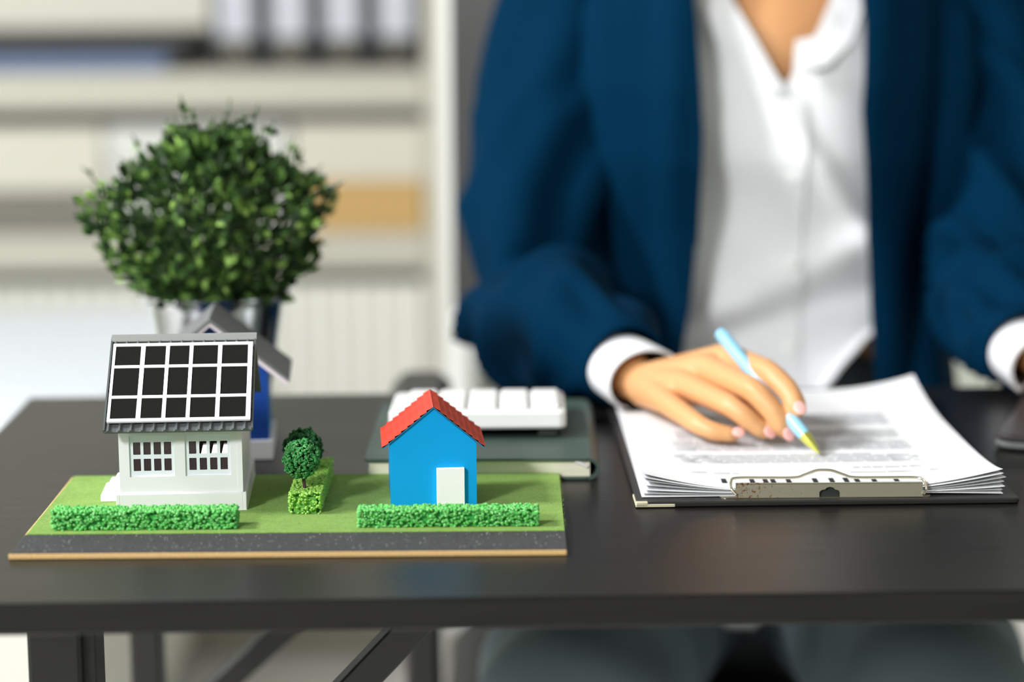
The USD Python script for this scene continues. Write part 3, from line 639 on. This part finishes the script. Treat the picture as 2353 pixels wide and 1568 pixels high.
def rest(m):
    """cloth that lies on the table, the notebook, the sheets or the laptop is pressed flat by them"""
    v = np.array(m.vertices); x, y = v[:, 0], v[:, 1]; lo = np.where(y < 1.70, T+.0006, -9)
    lo = np.where((x < .054) & (x > -.1) & (y < 1.585), T+.0150, lo); lo = np.where((x > .066) & (x < .30) & (y < 1.635), T+.0130, lo)
    c, s_ = math.cos(-.35), math.sin(-.35); lx, ly = c*(x-.3048)+s_*(y-1.462), -s_*(x-.3048)+c*(y-1.462)
    lo = np.where((lx > -.003) & (lx < .303) & (ly > -.003) & (ly < .203), T+.0140, lo)
    v[:, 2] = np.where(v[:, 2] > T-.09, np.maximum(v[:, 2], lo), v[:, 2]); m.vertices = v; return m
# ---------------------------------------------------------------- the person
pr = thing('person', 'person in blue blazer and open white shirt, writing on the clipboard with a pen', 'person', (0, 0, 0))
def ball(p, r, n=20): return m3.Manifold.sphere(r, n).translate([float(x) for x in p])
def bone(a, ra, b, rb, n=20): return m3.Manifold.batch_hull([ball(a, ra, n), ball(b, rb, n)])
def z_(p): return (p[0], p[1], p[2]+T)
# writing hand (person's right)
W_ = z_((.0880, 1.545, .0285)); iM, mM, rM, pM = z_((.1405, 1.508, .0530)), z_((.1255, 1.500, .0480)), z_((.1115, 1.494, .0385)), z_((.0985, 1.488, .0285))
fing = {'index': [iM, z_((.1632, 1.4575, .0520)), z_((.1742, 1.4400, .0420)), z_((.1772, 1.4300, .0325))],
        'middle': [mM, z_((.1520, 1.4420, .0435)), z_((.1650, 1.4320, .0290)), z_((.1690, 1.4330, .0195))],
        'ring': [rM, z_((.1390, 1.4380, .0335)), z_((.1513, 1.4340, .0235)), z_((.1570, 1.4350, .0185))],
        'little': [pM, z_((.1195, 1.4400, .0205)), z_((.1310, 1.4370, .0172)), z_((.1395, 1.4380, .0165))],
        'thumb': [z_((.1060, 1.535, .0330)), z_((.1360, 1.515, .0300)), z_((.1570, 1.482, .0280)), z_((.1690, 1.4560, .0270))]}
frad = {'index': (.0100, .0082, .0073, .0066), 'middle': (.0098, .0078, .0070, .0064), 'ring': (.0088, .0071, .0065, .0060), 'little': (.0080, .0062, .0058, .0054), 'thumb': (.0125, .0108, .0095, .0075)}
def make_hand(W, fing, frad, wr=.0170):
    parts = []
    palm = [ball(W, wr)]
    M = [fing[k][0] for k in ('index', 'middle', 'ring', 'little')]
    for k in ('index', 'middle', 'ring', 'little'):
        j, r = fing[k], frad[k]
        parts.append(m3.Manifold.batch_hull([ball(W, wr*.86), ball(j[0], r[0]*1.06)]))
        for a in range(3): parts.append(bone(j[a], r[a], j[a+1], r[a+1]))
    for a, b in (('index', 'middle'), ('middle', 'ring'), ('ring', 'little')):
        c0, c1 = np.array(fing[a][0]), np.array(fing[b][0]); w = np.array(W)
        parts.append(m3.Manifold.batch_hull([ball(c0+(w-c0)*.10, frad[a][0]*.85), ball(c1+(w-c1)*.10, frad[b][0]*.85), ball(w, wr*.8)]))
    j, r = fing['thumb'], frad['thumb']
    parts.append(m3.Manifold.batch_hull([ball(W, wr*.75), ball(j[0], r[0]), ball(j[1], r[1])]))
    for a in (1, 2): parts.append(bone(j[a], r[a], j[a+1], r[a+1]))
    iM_ = np.array(fing['index'][0]); parts.append(m3.Manifold.batch_hull([ball(j[0], r[0]*.8), ball(j[1], r[1]*.7), ball(iM_+(np.array(W)-iM_)*.3, .009)]))
    h = m3.Manifold.batch_boolean(parts, m3.OpType.Add)
    h = tm(h.refine_to_length(.003)); trimesh.smoothing.filter_taubin(h, .5, -.53, 14); return h
hR = make_hand(W_, fing, frad)
# resting hand (person's left, mostly outside the frame) on the laptop
W2 = z_((.3800, 1.580, .0310)); 
f2 = {'index': [(0.401, 1.498, .046), (0.401, 1.462, .047), (0.400, 1.440, .040), (0.400, 1.426, .030)], 'middle': [(0.422, 1.496, .046), (0.426, 1.454, .047), (0.428, 1.430, .040), (0.429, 1.414, .029)],
      'ring': [(0.442, 1.500, .043), (0.450, 1.460, .044), (0.454, 1.438, .038), (0.456, 1.423, .028)], 'little': [(0.459, 1.510, .038), (0.471, 1.480, .038), (0.477, 1.463, .034), (0.480, 1.450, .027)],
      'thumb': [(0.381, 1.545, .030), (0.372, 1.512, .030), (0.370, 1.482, .028), (0.372, 1.460, .026)]}
f2 = {k: [z_(p) for p in v] for k, v in f2.items()}
hL = make_hand(W2, f2, frad)
# trunk, neck, head, arms, legs
SH, EL = z_((.060, 1.985, .262)), z_((.016, 1.775, .040)); SH2, EL2 = z_((.360, 1.990, .262)), z_((.375, 1.80, .055))
cx = .208
B = []
B.append(m3.Manifold.batch_hull([ball(z_((cx-.10, 1.985, .20)), .075), ball(z_((cx+.10, 1.985, .20)), .075), ball(z_((cx-.09, 2.0, -.02)), .07), ball(z_((cx+.09, 2.0, -.02)), .07)]))
B.append(m3.Manifold.batch_hull([ball(z_((cx-.09, 2.0, -.02)), .07), ball(z_((cx+.09, 2.0, -.02)), .07), ball(z_((cx-.09, 2.03, -.20)), .075), ball(z_((cx+.09, 2.03, -.20)), .075)]))
B.append(m3.Manifold.batch_hull([ball(SH, .03), ball(SH2, .03), ball(z_((cx, 1.99, .30)), .05), ball(z_((cx-.07, 1.97, .16)), .082), ball(z_((cx+.07, 1.97, .16)), .082), ball(z_((cx, 1.950, .22)), .085)]))
B.append(bone(z_((cx, 1.975, .29)), .062, z_((cx, 1.955, .42)), .052))
HD = np.array(z_((cx-.005, 1.915, .515)))
B.append(m3.Manifold.batch_hull([ball(HD+[0, .03, .04], .082, 32), ball(HD+[0, -.005, .045], .07, 32), ball(HD+[0, -.055, -.085], .022, 24), ball(HD+[-.04, -.005, -.05], .03, 24), ball(HD+[.04, -.005, -.05], .03, 24)]))
B.append(m3.Manifold.batch_hull([ball(HD+[0, -.078, .012], .006), ball(HD+[0, -.096, -.022], .009), ball(HD+[-.012, -.082, -.024], .006), ball(HD+[.012, -.082, -.024], .006)]))
for s in (-1, 1): B.append(m3.Manifold.batch_hull([ball(HD+[s*.078, .01, .012], .010), ball(HD+[s*.082, .016, -.005], .012), ball(HD+[s*.077, .008, -.028], .008)]))
for P_ in ([SH, z_((.046, 1.955, .225)), z_((.030, 1.895, .135)), z_((.016, 1.812, .048)), z_((.026, 1.745, .040)), z_((.052, 1.655, .042)), W_],
           [SH2, z_((.398, 1.965, .225)), z_((.402, 1.90, .135)), z_((.380, 1.815, .058)), z_((.372, 1.745, .046)), z_((.366, 1.680, .036)), W2]):
    R__ = (.034, .034, .034, .032, .028, .021, .0165)
    for a in range(6): B.append(bone(P_[a], R__[a], P_[a+1], R__[a+1]))
HP, KN, AN = [z_((cx-.085, 2.03, -.215)), z_((cx+.085, 2.03, -.215))], [z_((.040, 1.600, -.215)), z_((.300, 1.600, -.215))], [(.03, 1.68, .09), (.31, 1.68, .09)]
for h, k, a in zip(HP, KN, AN):
    B += [bone(h, .075, k, .052), bone(k, .052, a, .036), bone(a, .036, (a[0], a[1]-.12, .035), .026)]
bod = m3.Manifold.batch_boolean(B, m3.OpType.Add).refine_to_length(.012)
bod = tm(bod); trimesh.smoothing.filter_taubin(bod, .5, -.53, 12)
def as_man(t): 
    t = trimesh.Trimesh(t.vertices, t.faces, process=True); return m3.Manifold(m3.Mesh(np.asarray(t.vertices, np.float32), np.asarray(t.faces, np.uint32)))
try:
    full = tm(m3.Manifold.batch_boolean([as_man(bod), as_man(hR), as_man(hL)], m3.OpType.Add))
    if len(full.faces) < 1000: raise ValueError
except Exception:
    full = cat_([bod, hR, hL])
full = rest(full); part(pr, 'body', full, 'skin', smooth=True)
# nails
def nail(tip, prev, r, up):
    tip, prev = np.array(tip), np.array(prev); d = tip-prev; d /= np.linalg.norm(d); u = np.array(up, float); u -= d*(u@d); u /= np.linalg.norm(u)
    m = trimesh.creation.icosphere(2); m.apply_transform(np.diag([r*.62, r*.78, r*.22, 1])); X = np.cross(d, u)
    A = np.eye(4); A[:3, 0], A[:3, 1], A[:3, 2], A[:3, 3] = X, d, u, tip+u*r*.86+d*r*.12; m.apply_transform(A); return m
for k in ('index', 'middle', 'ring', 'little'):
    part(pr, 'fingernail', nail(fing[k][3], fing[k][2], frad[k][3], (.1, -.75, .55)), 'nail', smooth=True, label='pinkish fingernail')
# face (above the frame)
for s in (-1, 1):
    e = HD+[s*.031, -.066, .018]; part(pr, 'eye', trimesh.creation.icosphere(2, .0115).apply_translation(e), 'eye_white', smooth=True); part(pr, 'iris', trimesh.creation.icosphere(2, .0055).apply_translation(e+[0, -.0075, -.002]), 'iris', smooth=True)
part(pr, 'mouth', trimesh.creation.icosphere(2).apply_transform(np.diag([.022, .008, .006, 1])).apply_translation(HD+[0, -.072, -.052]), 'lips', smooth=True)
hr = trimesh.creation.icosphere(4).apply_transform(np.diag([.092, .105, .10, 1])).apply_translation(HD+[0, .022, .045]); v = np.array(hr.vertices)
keep = ~((v[:, 1] < HD[1]-.035) & (v[:, 2] < HD[2]+.085)); v[~keep] = v[~keep]*[1, 1, 1]+np.array([0, .05, .0])*1.0; hr.vertices = v+.003*(meshkit.fbm(v*60, 3)-.5)[:, None]
part(pr, 'hair', cat_([hr, tube([HD+[0, .1, .0], HD+[0, .12, -.06], HD+[0, .115, -.12]], [.05, .055, .03], 20)]), 'hair', smooth=True)

# clothes: torso rings (z above the table: centre y, half width, half depth)
ZT = np.array([-.24, -.16, -.08, 0., .08, .15, .21, .26, .30, .335])
CY = np.array([2.02, 2.00, 1.985, 1.978, 1.970, 1.966, 1.968, 1.975, 1.985, 1.99])
RX = np.array([.165, .158, .150, .147, .152, .160, .166, .160, .130, .085])
RY = np.array([.125, .122, .112, .108, .112, .118, .112, .098, .082, .068])
def torso(phi, z, ex=0.):
    cy, rx, ry = np.interp(z, ZT, CY), np.interp(z, ZT, RX)+ex, np.interp(z, ZT, RY)+ex
    s, c = np.sin(phi), np.cos(phi); p = 2/2.5
    return np.stack([cx+rx*np.sign(s)*np.abs(s)**p, cy-ry*np.sign(c)*np.abs(c)**p, z+T+0*phi], -1)
# shirt
nu, nv = 150, 90
zz = np.linspace(-.225, .318, nv)
def ang(X, z, ex): 
    rx = np.interp(z, ZT, RX)+ex; t = np.clip((X-cx)/rx, -1, 1); return np.arcsin(np.sign(t)*np.abs(t)**(2.5/2))
G = np.zeros((nv, nu, 3))
vgap = np.interp(zz, [.205, .277, .32], [0., .041, .062])
for i, z in enumerate(zz):
    xl, xr = .2155-vgap[i]+(.016 if z < .195 else .016*max(0, 1-(z-.195)/.02)), .2155+vgap[i]-(.006 if z < .2 else 0)
    a0, a1 = ang(xr, z, .002), ang(xl, z, .002)+2*np.pi
    ph = np.linspace(a0, a1, nu); G[i] = torso(ph, np.full(nu, z), .002)
    over = np.clip((np.arange(nu)-nu*.55)/(nu*.25), 0, 1); G[i, :, 1] -= .0030*over
    X = G[i, :, 0]; f = G[i, :, 1] < np.interp(z, ZT, CY)
    fold = 1.5*.0045*np.sin((X*34+z*30)+2.1*np.sin(z*17))+.0035*np.sin(z*60+X*22)+.010*np.exp(-((z-(.045+(X-.2)*.5))/.016)**2)-.010*np.exp(-((z-(.018+(X-.2)*.3))/.014)**2)+.008*np.exp(-((z-(.12-(X-.26)*1.4))/.016)**2)
    G[i, :, 1] -= np.where(f, fold, 0)
    if z < .0: G[i, :, 1] -= np.where(f, .05*(-z/.225)**.8, 0)
    hem = np.interp(X, [.20, .235, .262, .285], [-.225, -.045, -.012, .012])+T; G[i, :, 2] = np.where(f, np.maximum(G[i, :, 2], hem), G[i, :, 2])
part(pr, 'shirt', shell(G, .0014, flip=-1), 'shirt_white', smooth=60, label='white open-necked shirt')
def surf_y(X, z, ex):
    a = ang(np.asarray(X), np.asarray(z), ex); return torso(a, np.asarray(z), ex)[..., 1]
def patch(poly, ex, thick, curve=None, ed=.006):
    """a flap of cloth following the chest: polygon in (x, z above the table)"""
    v, f = trimesh.creation.triangulate_polygon(Polygon(poly), engine='earcut'); v3 = np.c_[v, np.zeros(len(v))]
    v3, f = trimesh.remesh.subdivide_to_size(v3, f, ed); m = trimesh.Trimesh(v3, f); m.merge_vertices(); v3, f = np.array(m.vertices), np.array(m.faces)
    pg = Polygon(poly); from shapely import points, distance
    dd = distance(pg.exterior, points(v3[:, :2])); y = surf_y(v3[:, 0], v3[:, 1], ex)
    if curve is not None: y = y-curve(v3[:, 0], v3[:, 1])
    A = np.c_[v3[:, 0], y, v3[:, 1]+T]; Bk = A+[0, thick, 0]; e = m.edges_sorted[trimesh.grouping.group_rows(m.edges_sorted, require_count=1)]; n = len(A)
    F = np.vstack([f, f[:, ::-1]+n] + [np.vstack([np.c_[e[:, 0], e[:, 1], e[:, 0]+n], np.c_[e[:, 1], e[:, 1]+n, e[:, 0]+n]])])
    o = trimesh.Trimesh(np.vstack([A, Bk]), F, process=False); o.fix_normals(); return o
part(pr, 'collar_flap', patch([(.256, .300), (.255, .276), (.240, .247), (.224, .244), (.221, .222), (.247, .225), (.268, .242), (.279, .265), (.279, .300)], .010, .0016, lambda x, z: .012*np.clip((.262-z)/.04, 0, 1)), 'shirt_white', label='white shirt collar flap')
part(pr, 'collar_flap', patch([(.176, .300), (.176, .276), (.193, .246), (.214, .207), (.204, .198), (.176, .236), (.160, .263), (.160, .300)], .010, .0016), 'shirt_white', label='white shirt collar flap')
for z in (.14, .07, .0): part(pr, 'shirt_button', rot(lathe([(0, 0), (.005, 0), (.005, .0015), (0, .002)], 16), [1, 0, 0], 90).apply_translation([.222, float(surf_y(.222, z, .012)), T+z]), 'headband')
# jacket shell
zj = np.linspace(-.235, .325, 100); nu = 170; G = np.zeros((100, nu, 3))
xl = np.interp(zj, [-.235, -.023, .037, .106, .175, .276, .33], [.105, .131, .140, .146, .149, .144, .150]); xr = np.interp(zj, [-.235, -.031, .036, .105, .191, .275, .33], [.315, .288, .282, .278, .272, .278, .270])
for i, z in enumerate(zj):
    ex = .016; a0, a1 = ang(xr[i], z, ex), ang(xl[i], z, ex)+2*np.pi; ph = np.linspace(a0, a1, nu); G[i] = torso(ph, np.full(nu, z), ex)
    edge = np.minimum(np.arange(nu), nu-1-np.arange(nu))/nu; f = np.exp(-(edge/.10)**2)
    G[i, :, 1] -= f*(.020+.045*max(0, .1-z)/.33)
    X = G[i, :, 0]; fr_ = np.cos(ph) > -.2
    fold = .009*np.sin(X*46+z*9+1.2*np.sin(z*14))+.002*np.sin(X*95-z*20)-.011*np.exp(-((X-(.347-.10*(.277-z)))/.011)**2)+.010*np.exp(-((X-(.372-.10*(.277-z)))/.014)**2)-.009*np.exp(-((X-(.112-.02*(.25-z)))/.013)**2)+.010*np.exp(-((X-(.070+.05*(.25-z)))/.014)**2)
    G[i, :, 1] -= np.where(fr_, fold, 0)*np.clip(edge/.03, 0, 1)
    G[i, :, 0] = cx+(X-cx)*(1+.10*max(0, -.02-z)/.2)
jk = [shell(G, .003, flip=-1)]
def sleeve(path, rad, seed, n=40, flat=None):
    P = bez(path, 26); k = len(P); tt_ = np.linspace(0, 1, k); r = np.interp(tt_, np.linspace(0, 1, len(rad)), rad)
    tg = np.gradient(P, axis=0); tg /= np.linalg.norm(tg, axis=1, keepdims=True); ref = np.array([1., 0, 0]); G = np.zeros((k, n, 3))
    for i in range(k):
        a = ref-tg[i]*(ref@tg[i]); a /= np.linalg.norm(a); b = np.cross(tg[i], a); ref = a; f = np.linspace(0, 2*np.pi, n, endpoint=False)
        d = np.cos(f)[:, None]*a+np.sin(f)[:, None]*b
        q = P[i]+d*r[i]*(1-.13*math.exp(-((tt_[i]-.50)/.035)**2)); w = np.clip(1.15-np.abs(tt_[i]-.52)*1.6, .25, 1)
        cp = np.c_[np.cos(f)*1.2, np.sin(f)*1.2, np.full(n, tt_[i]*6.5)+.9*np.sin(f+seed)]
        rg = 1-np.abs(2*meshkit.fbm(cp+seed*3.3, 1, seed)-1); fo = .027*w*(rg**2-.5)
        fo *= np.clip((1-tt_[i])/.10, 0, 1)*np.clip(tt_[i]/.25, 0, 1)
        G[i] = q+d*fo[:, None]
    return shell(G, .003, True, -1)
jk.append(sleeve([z_((.072, 1.985, .300)), z_((.046, 1.955, .235)), z_((.030, 1.895, .135)), z_((.016, 1.812, .048)), z_((.026, 1.745, .040)), z_((.052, 1.655, .043)), z_((.0780, 1.590, .0335))], [.068, .061, .056, .055, .053, .050, .046, .038, .027], 2))
jk.append(sleeve([z_((.368, 1.990, .300)), z_((.398, 1.965, .235)), z_((.402, 1.90, .135)), z_((.382, 1.815, .060)), z_((.372, 1.750, .049)), z_((.366, 1.690, .038)), z_((.367, 1.648, .032))], [.070, .060, .054, .053, .049, .044, .039, .034, .028], 5))
jk[1:] = [rest(m) for m in jk[1:]]
jm = part(pr, 'jacket', cat_(jk), 'jacket_blue', smooth=60, label='open dark blue blazer')
part(jm, 'lapel', patch([(.150, .33), (.144, .276), (.149, .175), (.146, .086), (.119, .131), (.091, .196), (.095, .226), (.105, .240), (.088, .257), (.091, .277), (.11, .33)], .012, .0025, lambda x, z: .006+.020*np.clip((x-.09)/.055, 0, 1)), 'jacket_blue')
part(jm, 'lapel', patch([(.270, .33), (.277, .275), (.273, .191), (.279, .085), (.304, .129), (.326, .198), (.322, .235), (.308, .242), (.325, .262), (.321, .275), (.31, .33)], .012, .0025, lambda x, z: .006+.020*np.clip((.331-x)/.055, 0, 1)), 'jacket_blue')
# cuffs
def cuff(a, b, r0_, r1_, sq=1.):
    a, b = np.array(a), np.array(b); P = np.array([a+(b-a)*t for t in np.linspace(0, 1, 7)]); tg = (b-a)/np.linalg.norm(b-a); ref = np.array([0, 0, 1.]); x = ref-tg*(ref@tg); x /= np.linalg.norm(x); y = np.cross(tg, x); n = 40; f = np.linspace(0, 2*np.pi, n, endpoint=False); G = np.zeros((7, n, 3))
    for i in range(7):
        r = r0_+(r1_-r0_)*i/6; G[i] = P[i]+np.cos(f)[:, None]*x*r+np.sin(f)[:, None]*y*r*sq
    return shell(G, .0022, True, -1)
part(pr, 'cuff', rest(cuff(z_((.0740, 1.600, .0325)), z_((.0905, 1.548, .0300)), .0200, .0212, 1.25)), 'shirt_white', smooth=60, label='white shirt cuff at the writing hand')
part(pr, 'cuff', rest(cuff(z_((.3655, 1.662, .0315)), z_((.374, 1.608, .0265)), .0215, .0225, 1.2)), 'shirt_white', smooth=60, label='white shirt cuff of the other arm')
# trousers
tr = []
for h, k, a in zip(HP, KN, AN):
    tr += [bone(h, .098, k, .072, 28), bone(k, .072, (a[0], a[1], .12), .058, 28)]
tr.append(m3.Manifold.batch_hull([ball(HP[0], .10), ball(HP[1], .10), ball(z_((cx-.05, 1.995, -.09)), .108), ball(z_((cx+.05, 1.995, -.09)), .108)]))
tro = tm(m3.Manifold.batch_boolean(tr, m3.OpType.Add).refine_to_length(.012)); trimesh.smoothing.filter_taubin(tro, .5, -.53, 10)
v = np.array(tro.vertices); vn = np.array(tro.vertex_normals); tro.vertices = v+vn*(.006*np.sin(v[:, 1]*60+3*meshkit.noise(v*14, 3))*meshkit.noise(v*9, 8))[:, None]
part(pr, 'trousers', tro, 'trouser', smooth=True, label='grey-blue trousers')
for a in AN: part(pr, 'shoe', tm(m3.Manifold.batch_hull([ball((a[0], a[1]+.03, .045), .042), ball((a[0], a[1]-.02, .06), .042), ball((a[0], a[1]-.16, .034), .034), ball((a[0], a[1]-.08, .04), .039)])), 'binder_black', smooth=True)
